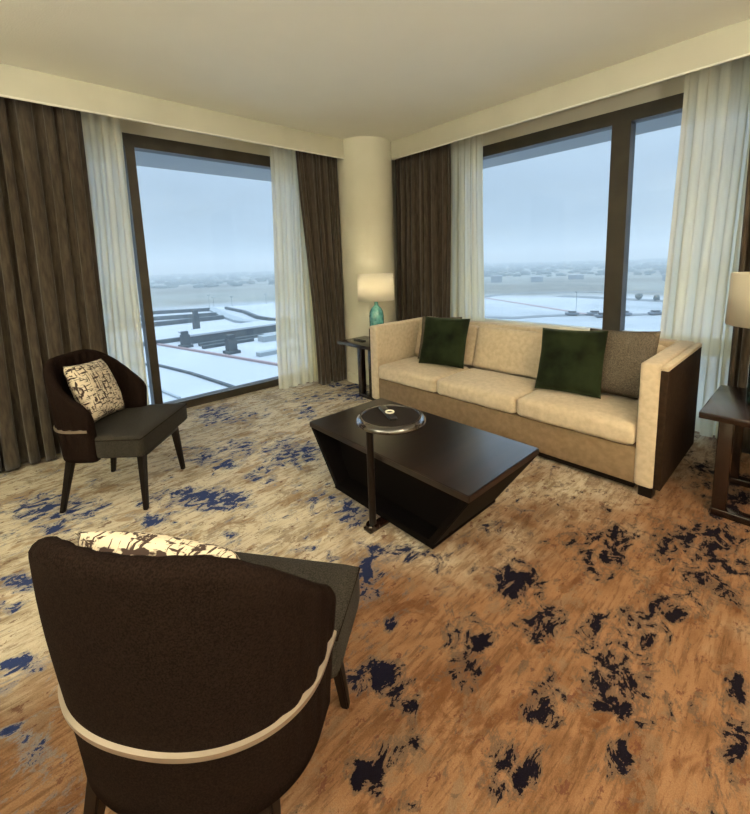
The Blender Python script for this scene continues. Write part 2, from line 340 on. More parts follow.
# ------------------------------------------------------------------ cushions
def pillow_bm(w, h, t, n=22, pinch=.045, seed=0, wr=.006):
    bm = bmesh.new(); G = {}
    for side in (1,-1):
        for i in range(n+1):
            for j in range(n+1):
                u = -1+2*i/n; v = -1+2*j/n
                if side == -1 and (i in (0,n) or j in (0,n)): G[side,i,j] = G[1,i,j]; continue
                px = u*(1-pinch*(1-v*v)); py = v*(1-pinch*(1-u*u))
                th = ((1-u**4)*(1-v**4))**.6*t/2
                th += wr*noise.noise((u*2.3+seed, v*2.3, side*3.))*min(1,th*30)
                edge = .006*noise.noise((u*3+seed,v*3,1.5))
                G[side,i,j] = bm.verts.new((px*w/2, py*h/2, side*th+edge))
    for side in (1,-1):
        for i in range(n):
            for j in range(n):
                f = [G[side,i,j],G[side,i+1,j],G[side,i+1,j+1],G[side,i,j+1]]
                bm.faces.new(f if side == 1 else f[::-1])
    return bm
def pillow(name, w, h, t, m, loc, yaw, lean, roll=0., seed=0):
    """yaw: which way its face looks (0 = -y), lean: tilt back in degrees"""
    o = obj(name, pillow_bm(w,h,t,seed=seed), m)
    o.matrix_world = Matrix.Translation(loc) @ Matrix.Rotation(R(yaw),4,'Z') @ Matrix.Rotation(R(90-lean),4,'X') @ Matrix.Rotation(R(roll),4,'Z')
    return o
def soft_box(x0,x1,y0,y1,z0,z1,r=.03,crown=.02,seed=0,n=14,front=1):
    """upholstered block: rounded edges, crowned top, slightly bowed front with wrinkles"""
    bm = bmesh.new(); box(bm, x0,x1,y0,y1,z0,z1)
    bmesh.ops.subdivide_edges(bm, edges=bm.edges[:], cuts=n, use_grid_fill=True)
    cx,cy,cz=(x0+x1)/2,(y0+y1)/2,(z0+z1)/2; hx,hy,hz=(x1-x0)/2,(y1-y0)/2,(z1-z0)/2
    for v in bm.verts:
        p = v.co; q = Vector((p.x-cx,p.y-cy,p.z-cz))
        c = Vector((max(-hx+r,min(hx-r,q.x)),max(-hy+r,min(hy-r,q.y)),max(-hz+r,min(hz-r,q.z))))
        d = q-c
        if d.length > 1e-6: q = c+d.normalized()*r
        u, w_ = q.x/hx, q.y/hy
        k = (1-u*u)*(1-w_*w_)
        q.z += crown*max(0,k)*(1 if q.z > 0 else .2)*abs(q.z/hz)
        if front and q.y < -hy*.7: q.y -= .012*(1-u*u)*(1-(q.z/hz)**2)+.004*noise.noise((q.x*28+seed,q.z*9,1.))
        q += Vector((0,0,1))*.003*noise.noise((q.x*9+seed,q.y*9,q.z*9))
        v.co = q+Vector((cx,cy,cz))
    return bm

# ------------------------------------------------------------------ sofa
so = tag(empty('sofa', (-1.755,3.0,0)), 'long beige three-seat sofa with square arms and shade-darkened base, under the wide window', 'sofa')
def sp(name, bm, m, parent=so, ang=None):
    bmesh.ops.translate(bm, verts=bm.verts[:], vec=(1.755,-3.0,0))
    o = obj(name, bm, m, parent)
    return sharp(o, ang) if ang else o
def sbox(name, b_, m, bev=.012, seg=3, parent=so):
    bm = bmesh.new(); box(bm, *b_, bev=bev, seg=seg); return sp(name, bm, m, parent, 60)
AX0, AX1, AY0, AY1, AZ = -2.965,-.552,2.60,3.465,.80
la = sbox('arm', (AX0,AX0+.105,AY0,AY1,.065,AZ), m_sofa, .018, 4)
ra = sbox('arm', (AX1-.112,AX1-.012,AY0,AY1,.065,AZ), m_sofa, .018, 4)
tag(sbox('outer_panel', (AX1-.014,AX1+.022,AY0+.006,AY1,.07,AZ-.034), m_sofa_dark, .004, 2, ), 'dark brown outer side panel')
tag(sbox('outer_panel', (AX0-.012,AX0+.002,AY0+.006,AY1,.07,AZ-.022), m_sofa_dark, .004, 2, ), 'dark brown outer side panel')
for x in (AX0+.001, AX1-.010):
    bm = bmesh.new(); box(bm, x-.006,x+.006,AY0-.004,AY1,AZ-.03,AZ-.018, bev=.004, seg=2); sp('piping', bm, m_sofa)
sbox('arm_cap', (AX1-.011,AX1+.024,AY0+.004,AY1,AZ-.034,AZ-.008), m_sofa, .006, 3)
sbox('back_frame', (AX0+.10,AX1-.10,AY1-.11,AY1,.065,AZ), m_sofa, .018, 4)
sbox('base_panel', (AX0+.10,AX1-.10,AY0+.012,AY1-.1,.065,.285), m_sofa_base_shade, .008, 2)
cx = [AX0+.108, -2.14, -1.415, AX1-.115]
for k in range(3):
    o = sp('seat_cushion', soft_box(cx[k]+.004,cx[k+1]-.004,AY0-.012,3.12,.289,.425,.035,.022,seed=k*5.1,n=20), m_sofa)
# reclined back cushions
for k in range(3):
    bm = soft_box(cx[k]+.004,cx[k+1]-.004,-.075,.075,-.19,.19,.035,.0,seed=k*3+1,n=16)
    bmesh.ops.transform(bm, matrix=Matrix.Translation((0,3.225,.597)) @ Matrix.Rotation(R(-15),4,'X'), verts=bm.verts[:])
    sp('back_cushion', bm, m_sofa)
for x in (AX0+.02, AX1-.09):
    for y in (AY0+.02, AY1-.09):
        bm = bmesh.new(); box(bm, x,x+.07,y,y+.07,.0,.066, bev=.004); sp('leg', bm, m_leg)
bm = bmesh.new(); box(bm, AX0+.12,AX1-.12,AY0+.05,AY1-.05,.02,.066); sp('plinth', bm, m_leg)

pillow('velvet_pillow', .45,.45,.13, m_velvet, (-2.30,2.915,.675), 12, 20, 0, 1)
tag(bpy.data.objects['velvet_pillow'], 'dark green velvet pillow near the left arm of the sofa', 'pillow', 'green velvet pillows on the sofa')
tag(pillow('tweed_pillow', .43,.43,.12, m_tweed, (-2.46,3.05,.665), 10, 18, 2, 2), 'grey tweed pillow mostly hidden behind the left green velvet pillow', 'pillow', 'grey tweed pillows on the sofa')
tag(pillow('velvet_pillow', .46,.46,.13, m_velvet, (-1.175,2.91,.67), -2, 18, 3, 3), 'dark green velvet pillow toward the right of the sofa, in front of a grey one', 'pillow', 'green velvet pillows on the sofa')
tag(pillow('tweed_pillow', .45,.45,.13, m_tweed, (-.90,3.04,.68), -8, 17, 4, 4), 'grey tweed pillow in the right corner of the sofa, behind the green one', 'pillow', 'grey tweed pillows on the sofa')

# ------------------------------------------------------------------ barrel chairs
def shell_bm(zb=.33, band=False):
    """wrap-round back, channel tufted; local +y is forward"""
    A, B, yf, yc = .320, .240, .05, -.048
    path = []
    n1, n2 = 5, 84
    for i in range(n1): path.append((A, yf+(yc-yf)*i/n1, 1, 0))
    for i in range(n2+1):
        th = PI*i/n2; path.append((A*math.copysign(abs(math.cos(th))**.9,math.cos(th)), yc-B*abs(math.sin(th))**.9, math.cos(th), math.sin(th)))
    for i in range(1,n1+1): path.append((-A, yc+(yf-yc)*i/n1, -1, 0))
    pts = [Vector(p[:2]) for p in path]; nrm = []
    for i in range(len(pts)):
        d = pts[min(i+1,len(pts)-1)]-pts[max(i-1,0)]; d.normalize(); nrm.append(Vector((-d.y, d.x)))
    # arc length
    s = [0]
    for i in range(1,len(pts)): s.append(s[-1]+(pts[i]-pts[i-1]).length)
    T = s[-1]
    def rim(i):
        e = min(s[i], T-s[i])
        return .640+.270*math.sin(PI/2*min(1,e/.42))**1.25-.03*max(0,1-e/.05)**2
    def scale(z): return .88+.12*sm(.25,.80,z)
    def P(i, off, z):
        k = scale(z); p = pts[i]*1; n = nrm[i]
        q = Vector((p.x*k, (p.y+.05)*k-.05)) + n*off
        return (q.x, q.y, z)
    return path, pts, nrm, s, T, rim, scale, P
def make_shell():
    path, pts, nrm, s, T, rim, scale, P = shell_bm()
    bm = bmesh.new(); loops = []; zb = .325; TH = .05
    for i in range(len(pts)):
        e = min(s[i], T-s[i]); zr = rim(i); loop = []
        endr = min(1., e/.02); endk = math.sqrt(max(0.,1-(1-endr)**2))*.5+.5
        rib = abs(math.sin(PI*s[i]/.062)); ribin = .010*(rib-.6); ribout = .007*(rib-.6)*(1-sm(.18,.30,e))
        nz = 12
        for j in range(nz+1):
            z = zb+(zr-.03-zb)*j/nz; loop.append(P(i, (TH/2+ribout*sm(.33,.45,z))*endk-TH/2+.0, z))
        for q in range(1,7):
            a = PI*q/7; loop.append(P(i, -TH/2+math.cos(a)*TH/2*endk+ribin*.4, zr-.03+.03*math.sin(a)))
        for j in range(nz+1):
            z = zr-.03+(zb-(zr-.03))*j/nz; loop.append(P(i, -TH/2-TH/2*endk+ribin, z))
        loops.append([bm.verts.new(p) for p in loop])
    m = len(loops[0])
    for a, b_ in zip(loops, loops[1:]):
        for j in range(m): bm.faces.new((a[j], a[(j+1)%m], b_[(j+1)%m], b_[j]))
    bm.faces.new(loops[0]); bm.faces.new(loops[-1][::-1])
    return bm
def make_band():
    path, pts, nrm, s, T, rim, scale, P = shell_bm()
    bm = bmesh.new(); loops = []
    for i in range(len(pts)):
        e = min(s[i], T-s[i])
        if e < .015: continue
        z = .518; h = .010
        # follows the shell outer face
        L_ = []
        for off, zz in ((-.004,z-h),(.008,z-h*.6),(.008,z+h*.6),(-.004,z+h)): L_.append(bm.verts.new(P(i, off, zz)))
        loops.append(L_)
    for a, b_ in zip(loops, loops[1:]):
        for j in range(4): bm.faces.new((a[j], a[(j+1)%4], b_[(j+1)%4], b_[j]))
    bm.faces.new(loops[0]); bm.faces.new(loops[-1][::-1])
    return bm
def make_chair(loc, rz, label):
    t_ = tag(empty('barrel_chair', loc, rz), label, 'chair', 'grey barrel-back chairs')
    obj('backrest', make_shell(), m_gchair, t_)
    tag(sharp(obj('band', make_band(), m_band, t_), 30), 'pale metal band')
    bm = bmesh.new()
    # seat cushion, a little wider in front, narrower where it slides into the shell
    xs = lambda y: (.235*max(.12,1-(min(0,y+.05)/.20)**2)**.5) + .062*sm(.0,.07,y)
    box(bm, -1,1,-.235,.314,.35,.472)
    bmesh.ops.subdivide_edges(bm, edges=bm.edges[:], cuts=12, use_grid_fill=True)
    for v in bm.verts:
        u = v.co.x; y = v.co.y; z = v.co.z; w = xs(y)
        r = .014; hx, hz = w, .061; q = Vector((u*w, y, z))
        dx = max(0, abs(q.x)-(hx-r)); dz = max(0, abs(q.z-.411)-(hz-r)); dy = max(0, abs(q.y-.0395)-(.2745-r))
        d = math.sqrt(dx*dx+dz*dz+dy*dy)
        if d > r:
            k = r/d
            q.x -= math.copysign(dx*(1-k), q.x); q.z -= math.copysign(dz*(1-k), q.z-.411); q.y -= math.copysign(dy*(1-k), q.y-.0395)
        q.z += .008*(1-u*u)*(1 if z > .42 else 0)*(1-((y-.04)/.275)**2)
        v.co = q
    seat = obj('seat', bm, m_gseat, t_)
    bm = bmesh.new()
    w, y0, y1, z = .2945, .06, .308, .459
    for (a0,a1,b0,b1) in ((-w,w,y1+.001,y1+.007),(-w-.003,-w+.003,y0,y1+.006),(w-.003,w+.003,y0,y1+.006)):
        box(bm, a0,a1,b0,b1,z-.003,z+.003, bev=.0015, seg=1)
    obj('piping', bm, m_gchair, seat)
    boxo('seat_frame', (-.20,.20,-.19,.285,.318,.352), m_leg, t_, .004)
    for sx in (1,-1):
        for sy in (1,-1):
            bm = bmesh.new(); tx, ty = .20*sx, (.255 if sy > 0 else -.16); fx, fy = .242*sx, (.267 if sy > 0 else -.227)
            a_, b_ = .021, .013
            hexa(bm, [(fx-b_,fy-b_,0),(fx+b_,fy-b_,0),(fx+b_,fy+b_,0),(fx-b_,fy+b_,0)], [(tx-a_,ty-a_,.33),(tx+a_,ty-a_,.33),(tx+a_,ty+a_,.33),(tx-a_,ty+a_,.33)])
            bmesh.ops.bevel(bm, geom=bm.edges[:], offset=.004, segments=2, affect='EDGES')
            sharp(obj('leg', bm, m_leg, t_), 50)
    return t_
def chair_pillow(ch_loc, rz, lx, ly, lz, yaw, lean, roll, label, seed):
    p = Matrix.Translation(ch_loc) @ Matrix.Rotation(rz,4,'Z') @ Vector((lx,ly,lz))
    # chair faces local +y, pillow face looks the same way (yaw 180 from -y)
    return tag(pillow('hatched_pillow', .37,.37,.13, m_pat, p, math.degrees(rz)+180+yaw, lean, roll, seed), label, 'pillow', 'cream hatched pillows on the barrel chairs')
c1, r1 = (-2.96,.436,0), -.729
make_chair(c1, r1, 'grey barrel-back chair standing beside the left drape and window')
chair_pillow(c1, r1, .0,-.10,.675, 6,20,-6, 'cream pillow with dark hatching on the far chair beside the window', 5)
c2, r2 = (-.958,.293,0), .635
make_chair(c2, r2, 'grey barrel-back chair in the foreground seen from behind')
chair_pillow(c2, r2, -.012,-.10,.685, 0,20,3, 'cream pillow with dark hatching in the foreground chair, only its top showing', 6)

# ------------------------------------------------------------------ coffee table
ct = tag(empty('coffee_table', (-1.53,1.655,0)), 'low dark wood coffee table with slanted ends in front of the sofa', 'table')
def cp(name, bm, m=m_oak, bev=.004):
    bmesh.ops.translate(bm, verts=bm.verts[:], vec=(1.53,-1.655,0))
    if bev: bmesh.ops.bevel(bm, geom=bm.edges[:], offset=bev, segments=2, affect='EDGES')
    return sharp(obj(name, bm, m, ct), 40)
TX0,TX1,TY0,TY1,TZ = -2.135,-.930,1.338,1.966,.42
bm = bmesh.new(); box(bm, TX0,TX1,TY0,TY1,TZ-.035,TZ); cp('tabletop', bm)
BX0,BX1,BY0,BY1 = -1.94,-1.16,1.372,1.93
def slab(x_top, x_bot, s, th=.04):
    bm = bmesh.new()
    hexa(bm, [(x_bot,BY0,.05),(x_bot+s*th,BY0,.05),(x_bot+s*th,BY1,.05),(x_bot,BY1,.05)], [(x_top,TY0+.006,TZ-.036),(x_top+s*th,TY0+.006,TZ-.036),(x_top+s*th,TY1-.006,TZ-.036),(x_top,TY1-.006,TZ-.036)])
    return bm
cp('end_panel', slab(TX0+.004,BX0,1), m_inner_shade); cp('end_panel', slab(TX1-.004,BX1,-1), m_inner_shade)
bm = bmesh.new(); box(bm, BX0,BX1,BY0,BY1,.03,.07); cp('bottom_panel', bm, m_inner_shade)
bm = bmesh.new(); box(bm, BX0-.10,BX1+.12,1.47,1.50,.072,TZ-.037)
for v in bm.verts:
    if v.co.z < .1: v.co.x += .09 if v.co.x < -1.5 else -.10
cp('divider', bm, m_inner_shade)
bm = bmesh.new(); box(bm, BX0+.08,-1.66,BY0+.05,BY1-.05,0,.0295); box(bm, -1.44,BX1-.08,BY0+.05,BY1-.05,0,.0295); cp('plinth', bm, m_leg)

# C-shaped accent table hooking over it
ax = tag(empty('accent_table', (-1.56,1.31,0)), 'small round dark accent table on a single post overlapping the coffee table', 'table')
def apart(name, bm, m, ang=40):
    bmesh.ops.translate(bm, verts=bm.verts[:], vec=(1.56,-1.31,0)); return sharp(obj(name, bm, m, ax), ang)
DCX, DCY, DZ, DR = -1.497, 1.443, .60, .186
bm = bmesh.new(); lathe(bm, ((0,DZ-.03),(DR-.029,DZ-.03),(DR-.029,DZ-.004),(0,DZ-.004)), 72, DCX, DCY); apart('tabletop', bm, m_disc, 60)
prof = [(DR-.03,DZ-.034),(DR-.006,DZ-.034)]+[(DR-.030+.030*math.cos(a_), DZ-.030+.030*math.sin(a_)) for a_ in [PI/2*q/8 for q in range(9)]]+[(DR-.034,DZ-.004),(DR-.034,DZ-.03)]
bm = bmesh.new(); lathe(bm, prof+[prof[0]], 72, DCX, DCY); apart('rim', bm, m_discrim, 80)
bm = bmesh.new(); lathe(bm, ((0,.012),(.0,.012),(.019,.012),(.019,DZ-.02),(0,DZ-.02)), 24, -1.515, 1.306); apart('post', bm, m_leg)
bm = bmesh.new(); box(bm, -1.545,-1.485,1.262,1.52,.0,.018, bev=.006); apart('foot', bm, m_oak2)
bm = bmesh.new(); lathe(bm, ((0,.018),(.04,.018),(.036,.03),(.0,.032)), 32, -1.515, 1.306); apart('collar', bm, m_oak2)
bm = bmesh.new(); lathe(bm, ((0,.031),(.010,.031),(.008,.037),(0,.038)), 16, -1.50, 1.277); apart('foot_screw', bm, m_chrome)
# remote and ring on the disc
def remote(loc, rz, label, L_=.16, W=.04, H=.017):
    e = tag(empty('remote_control', loc, rz), label, 'remote')
    boxo('body', (-W/2,W/2,-L_/2,L_/2,0,H), m_black, e, .006, 3)
    bm = bmesh.new()
    for i in range(3):
        for j in range(5): box(bm, -.013+i*.010,-.007+i*.010,-.05+j*.018,-.042+j*.018,H,H+.0015)
    obj('buttons', bm, m_gseat, e, False)
    return e
remote((-1.525,1.447,DZ-.0035), R(65), 'black remote control lying on the small round accent table', .20)
bm = bmesh.new(); n1, n2 = 40, 8
vs = [[bm.verts.new(((.021+.0045*math.cos(2*PI*j/n2))*math.cos(2*PI*i/n1), (.021+.0045*math.cos(2*PI*j/n2))*math.sin(2*PI*i/n1), .0045*math.sin(2*PI*j/n2))) for j in range(n2)] for i in range(n1)]
for i in range(n1):
    for j in range(n2): bm.faces.new((vs[i][j], vs[(i+1)%n1][j], vs[(i+1)%n1][(j+1)%n2], vs[i][(j+1)%n2]))
o = obj('ring', bm, m_rail); o.location = (-1.50,1.44,DZ+.0185); tag(o, 'small white ring lying on top of the remote on the round accent table', 'ring')

# ------------------------------------------------------------------ end tables
def end_table(x0, x1, y0, y1, lx0, lx1, z, label):
    e = tag(empty('end_table', ((x0+x1)/2,(y0+y1)/2,0)), label, 'table', 'dark wood end tables beside the sofa'); ox, oy = (x0+x1)/2, (y0+y1)/2
    def b_(name, a, bev=.004): boxo(name, (a[0]-ox,a[1]-ox,a[2]-oy,a[3]-oy,a[4],a[5]), m_oak2, e, bev)
    b_('tabletop', (x0,x1,y0,y1,z-.035,z))
    w = .06
    for yy in (y0+.06, y1-.12):
        for xx in (lx0, lx1-w): b_('leg', (xx,xx+w,yy,yy+w,.04,z-.036))
    for yy in (y0+.06, y1-.12): b_('foot_bar', (lx0,lx1,yy,yy+w,0,.039))
    return e
end_table(-3.52,-3.0,2.62,3.02,-3.26,-3.03,.58, 'dark wood end table in the corner beside the column, left of the sofa')
end_table(-.39,.14,2.62,3.26,-.315,.10,.575, 'dark wood end table at the right edge of the picture, right of the sofa')
e = remote((-3.33,2.78,.58), R(80), 'flat black remote on the end table left of the sofa', .17,.06,.012)

# ------------------------------------------------------------------ table lamps
def lamp(loc, mb, label, lit):
    e = tag(empty('table_lamp', loc), label, 'lamp')
    bm = bmesh.new(); lathe(bm, ((0,0),(.070,0),(.077,.008),(.078,.10),(.077,.27),(.070,.32),(.050,.355),(.028,.375),(.020,.39),(.020,.42),(0,.42)), 48); obj('base', bm, mb, e)
    bm = bmesh.new(); lathe(bm, ((0,.42),(.022,.42),(.022,.435),(.008,.44),(.008,.56),(0,.56)), 20); sharp(obj('neck', bm, m_gold, e))
    z0, z1, r0, r1_ = .435,.71,.193,.186
    bm = bmesh.new(); lathe(bm, ((r0,z0),(r1_,z1)), 64)
    s_ = obj('lamp_shade', bm, m_shade, e); md = s_.modifiers.new('t','SOLIDIFY'); md.thickness = .003
    bm = bmesh.new()
    for k in range(3):
        a_ = 2*PI*k/3; box(bm, 0,r1_-.002,-.002,.002,z1-.03,z1-.026, M=Matrix.Rotation(a_,4,'Z'))
    box(bm, -.004,.004,-.004,.004,.56,z1-.02); obj('harp', bm, m_gold, e, False)
    bm = bmesh.new(); bmesh.ops.create_uvsphere(bm, u_segments=16, v_segments=10, radius=.03); bmesh.ops.translate(bm, verts=bm.verts[:], vec=(0,0,.60))
    obj('bulb', bm, m_shade, e)
    if lit:
        ld = bpy.data.lights.new('lamp_glow','POINT'); ld.energy = lit; ld.color = (1,.86,.62); ld.shadow_soft_size = .032
        lo = bpy.data.objects.new('lamp_glow', ld); C.objects.link(lo); lo.parent = e; lo.location = (0,0,.605)
        bpy.data.objects['bulb'].hide_render = False
    return e
lamp((-3.18,2.90,.58), m_teal, 'table lamp with turquoise bottle base and cream drum shade left of the sofa', 6)
lamp((-.165,2.95,.575), m_darkglass, 'table lamp cut off by the right edge, grey drum shade over dark bottle base', 0)

# ------------------------------------------------------------------ outside
def snow_mat(name, a, b_, sc_): return add_noise(mat(name, a, .9), sc_, a, b_, detail=6)
m_snow = mat('snow_ground', (.7,.72,.76), .9)
t, N, L = nt(m_snow); b = N['Principled BSDF']; tc = N.new('ShaderNodeTexCoord')
n1_ = tex(.012, (1,1,1), 6, .6); n2_ = tex(.006, (1,1,1), 6, .65, (40,9,0))
snow = ramp(n1_, ((.38,(.26,.28,.30)),(.5,(.37,.385,.41)),(.62,(.41,.425,.45))))
field = ramp(n2_, ((.35,(.07,.07,.05)),(.45,(.12,.105,.075)),(.55,(.20,.20,.17)),(.66,(.09,.10,.08))))
# fields start some 230 m out, measured from the building
ln = N.new('ShaderNodeVectorMath'); ln.operation = 'LENGTH'; L.new(tc.outputs['Object'], ln.inputs[0])
L.new(mixc(rng(mth('ADD', ln.outputs['Value'], mth('MULTIPLY', n1_, 90.)), 262, 300), snow, field), b.inputs['Base Color'])
bm = bmesh.new(); bmesh.ops.create_grid(bm, x_segments=2, y_segments=2, size=4000)
g = obj('ground', bm, m_snow, None, False); g.location = (0,0,-18); tag(g, kind='structure')
m_roof = snow_mat('snowy_roof', (.37,.385,.415), (.42,.435,.465), .06)
m_wet = snow_mat('wet_metal', (.04,.05,.06), (.07,.085,.09), .5)
m_road = snow_mat('wet_asphalt', (.12,.13,.14), (.17,.18,.19), .2)
m_red = mat('red_brown_roof_edge', (.28,.20,.20), .8)
m_pale = mat('pale_metal', (.26,.29,.31), .7)
bm = bmesh.new(); hexa(bm, [(-9,4,-16.5),(-60,-30,-16.5),(-190,-30,-16.5),(-172,46,-16.5),(-156,88,-16.5),(-110,105,-16.5),(-60,75,-16.5),(-9,40,-16.5)], [(-9,4,-14),(-60,-30,-14),(-190,-30,-14),(-172,46,-14),(-156,88,-14),(-110,105,-14),(-60,75,-14),(-9,40,-14)])
tr_ = tag(obj('terminal_roof', bm, m_roof, None, False), 'wide snow-covered terminal roof seen below through the left window', 'roof')
def ribbon(name, pts, w, h, z, m, parent=None):
    bm = bmesh.new(); P = [Vector(p) for p in pts]; rows = []
    for i, p in enumerate(P):
        d = (P[min(i+1,len(P)-1)]-P[max(i-1,0)]).normalized(); n = Vector((-d.y,d.x))*w/2
        rows.append([bm.verts.new((q.x,q.y,zz)) for q, zz in ((p-n,z),(p+n,z),(p+n,z+h),(p-n,z+h))])
    for a_, b_ in zip(rows, rows[1:]):
        for j in range(4): bm.faces.new((a_[j],a_[(j+1)%4],b_[(j+1)%4],b_[j]))
    bm.faces.new(rows[0][::-1]); bm.faces.new(rows[-1])
    return obj(name, bm, m, parent, False)
Z = -14.0
for k, (pts, w, h) in enumerate((([(-165.8,40.0),(-152,55.7)],1.5,1.2), ([(-145,34.8),(-133.6,51)],1.5,1.2), ([(-126.5,25.),(-123.8,49.1)],1.5,1.2))):
    ribbon('roof_louvre', [(pts[0][0],pts[0][1]-12),pts[1]], w, h, Z, m_wet, tr_)
ribbon('roof_rib', [(-159.7,58.6),(-130,52),(-112.3,49.3),(-103.8,50.7),(-99,54.1),(-93,64)], 3.0, .7, Z, m_pale, tr_)
ribbon('roof_rib', [(-153.5,62.3),(-133.6,60.4),(-115,56),(-103.2,56),(-89.1,60.8)], 1.0, .9, Z, m_wet, tr_)
ribbon('roof_seam', [(-92.9,22.7),(-56.4,30.7),(-40,34.2)], .5, .35, Z, m_red, tr_)
ribbon('roof_seam', [(-78,14),(-72.2,17.3),(-62.6,19.2),(-51.4,20.5),(-40,21.5)], .45, .3, Z, m_wet, tr_)
ribbon('roof_seam', [(-61,12.8),(-56.7,13.5),(-51.2,14.2)], .3, .25, Z, m_pale, tr_)
ribbon('roof_seam', [(-94.2,18),(-94.2,28.7)], 1.2, .8, Z, m_wet, tr_)
# raised skylight block with its plant units
sk = tag(empty('skylight_block', (-88,36,Z)), 'long snow-topped skylight block on the terminal roof below', 'roof structure')
def rb(name, x0,x1,y0,y1,z0,z1,m,parent):
    ex = parent.location; return boxo(name, (x0-ex.x,x1-ex.x,y0-ex.y,y1-ex.y,z0-ex.z,z1-ex.z), m, parent)
rb('wall', -95,-88,28,48,Z,Z+1.6,m_wet,sk); rb('snow_cap', -95.4,-87.6,27.6,48.4,Z+1.6,Z+2.0,m_roof,sk)
rb('step', -84.6,-83.6,28,42,Z,Z+.6,m_wet,sk); rb('step', -81.2,-80.2,27.5,38,Z,Z+.6,m_wet,sk)
UG = 'dark plant units on the terminal roof'
for k, (x, y, w, h, lb) in enumerate(((-85.5,25.9,1.5,3.2,'dark rooftop plant unit at the near left corner of the skylight block'),(-72.2,29.7,1.6,3.4,'dark rooftop plant unit standing nearest, in front of the skylight block'),(-87.9,50.3,1.7,3.2,'dark rooftop plant unit at the right end of the skylight block'),(-105.7,35.0,1.4,5.2,'tall thin dark rooftop stack behind the skylight block'))):
    u = tag(empty('plant_unit', (x,y,Z)), lb, 'roof unit', UG)
    rb('casing', x-w/2,x+w/2,y-w/2,y+w/2,Z,Z+h*.8,m_wet,u); rb('cap', x-w*.38,x+w*.38,y-w*.38,y+w*.38,Z+h*.8,Z+h,m_wet,u)
    rb('base', x-w*.75,x+w*.75,y-w*.75,y+w*.75,Z,Z+.5,m_wet,u)
o = boxo('vent_housing', (-79.5,-77,38.5,48,Z,Z+1.2), m_pale); tag(o, 'low pale vent housing on the terminal roof right of the plant units', 'roof unit')
o = boxo('vent_housing', (-66.2,-64.8,31.5,40,Z,Z+.7), m_pale); tag(o, 'low pale vent strip on the terminal roof nearest the window edge', 'roof unit')
# roads and shelters beyond the wide window
def road(pts, w, m=m_road, z=-17.95): return tag(ribbon('road', pts, w, .06, z, m), kind='structure')
road([(-170,160),(-119.7,186.5),(-120.7,199.8),(-112,220),(-79.2,239.8),(-30,262)], 7)
road([(-130,190),(-116.5,181.6),(-82.5,162.2),(-57,146.6),(-40,136)], 2.4, m_red)
road([(-90,112),(-68.1,123.9),(-62.5,133.5),(-54.2,142),(-47.1,146),(-31.3,160),(-10,175)], 4.5)
road([(-89.6,207.2),(-62,204),(-45.7,201.1),(-20,205)], 9)
m_car = mat('vehicle_paint', (.12,.14,.17), .4); m_tree = add_noise(mat('bare_tree', (.13,.17,.16), .9), .3, (.05,.065,.06), (.08,.10,.09))
cars = [(-56,139.0,30),(-50.5,143.2,40),(-46.8,139.0,35),(-43,147.5,20),(-36,153.8,60)]
for k, (x, y, a_) in enumerate(cars):
    e = tag(empty('car', (x,y,-17.89), R(a_)), 'tiny dark car on the snowy road beyond the wide window', 'car', 'cars on the snowy road')
    boxo('body', (-2.1,2.1,-.9,.9,.3,.95), m_car, e, .1); boxo('cabin', (-1.1,1.2,-.8,.8,.95,1.45), m_black, e, .1); boxo('wheels', (-1.5,1.5,-.85,.85,0,.3), m_black, e)
def tree(x, y, s, seed, z=-18):
    bm = bmesh.new(); bmesh.ops.create_icosphere(bm, subdivisions=3, radius=s)
    for v in bm.verts:
        v.co *= 1+.45*noise.noise(v.co/s*1.7+Vector((seed,0,0))); v.co.z = v.co.z*.8+s*1.1
    e = empty('tree', (x,y,z)); obj('crown', bm, m_tree, e)
    boxo('trunk', (-s*.06,s*.06,-s*.06,s*.06,0,s*.6), m_leg, e); return e
for k, (x, y, s) in enumerate(((-53.5,201.9,1.5),(-46.9,200.4,1.3),(-42.0,204,1.3))):
    tag(tree(x, y, s, k*3.), 'small dark tree on the snowfield beyond the right pane of the wide window', 'tree', 'lone trees on the snowfield')
# far wooded skyline: nobody could count it
bm = bmesh.new(); rr = random.Random(11)
for k in range(1500):
    a_ = R(rr.uniform(92,150)) if k % 3 else R(rr.uniform(145,176)); d = rr.uniform(460,1500); s = rr.uniform(1.5,3.4)*(.6+d/1000)
    q = bmesh.ops.create_icosphere(bm, subdivisions=1, radius=s)
    for v in q['verts']:
        v.co = Vector((v.co.x*1.9, v.co.y*1.9, v.co.z*.75+s*.35))*(1+.3*noise.noise(v.co+Vector((k,0,0)))) + Vector((d*math.cos(a_), d*math.sin(a_), -18))
o = obj('wooded_skyline', bm, m_tree); tag(o, 'hazy grey-green belt of trees along the horizon', 'trees', kind='stuff')
m_bld = snow_mat('far_building', (.16,.18,.20), (.22,.24,.26), .02)
FG = 'far low buildings near the horizon'
for k in range(8):
    a_ = R(97+k*4.7+rr.uniform(-.8,.8)); d = rr.uniform(360,400); w = rr.uniform(8,14); h = rr.uniform(3,6)
    e = tag(empty('building', (d*math.cos(a_), d*math.sin(a_), -18), a_), 'low pale building near the horizon beyond the wide window', 'building', FG)
    boxo('walls', (-w/4,w/4,-w/2,w/2,0,h), m_bld, e); boxo('roof', (-w/4-.3,w/4+.3,-w/2-.3,w/2+.3,h,h+.6), m_roof, e)
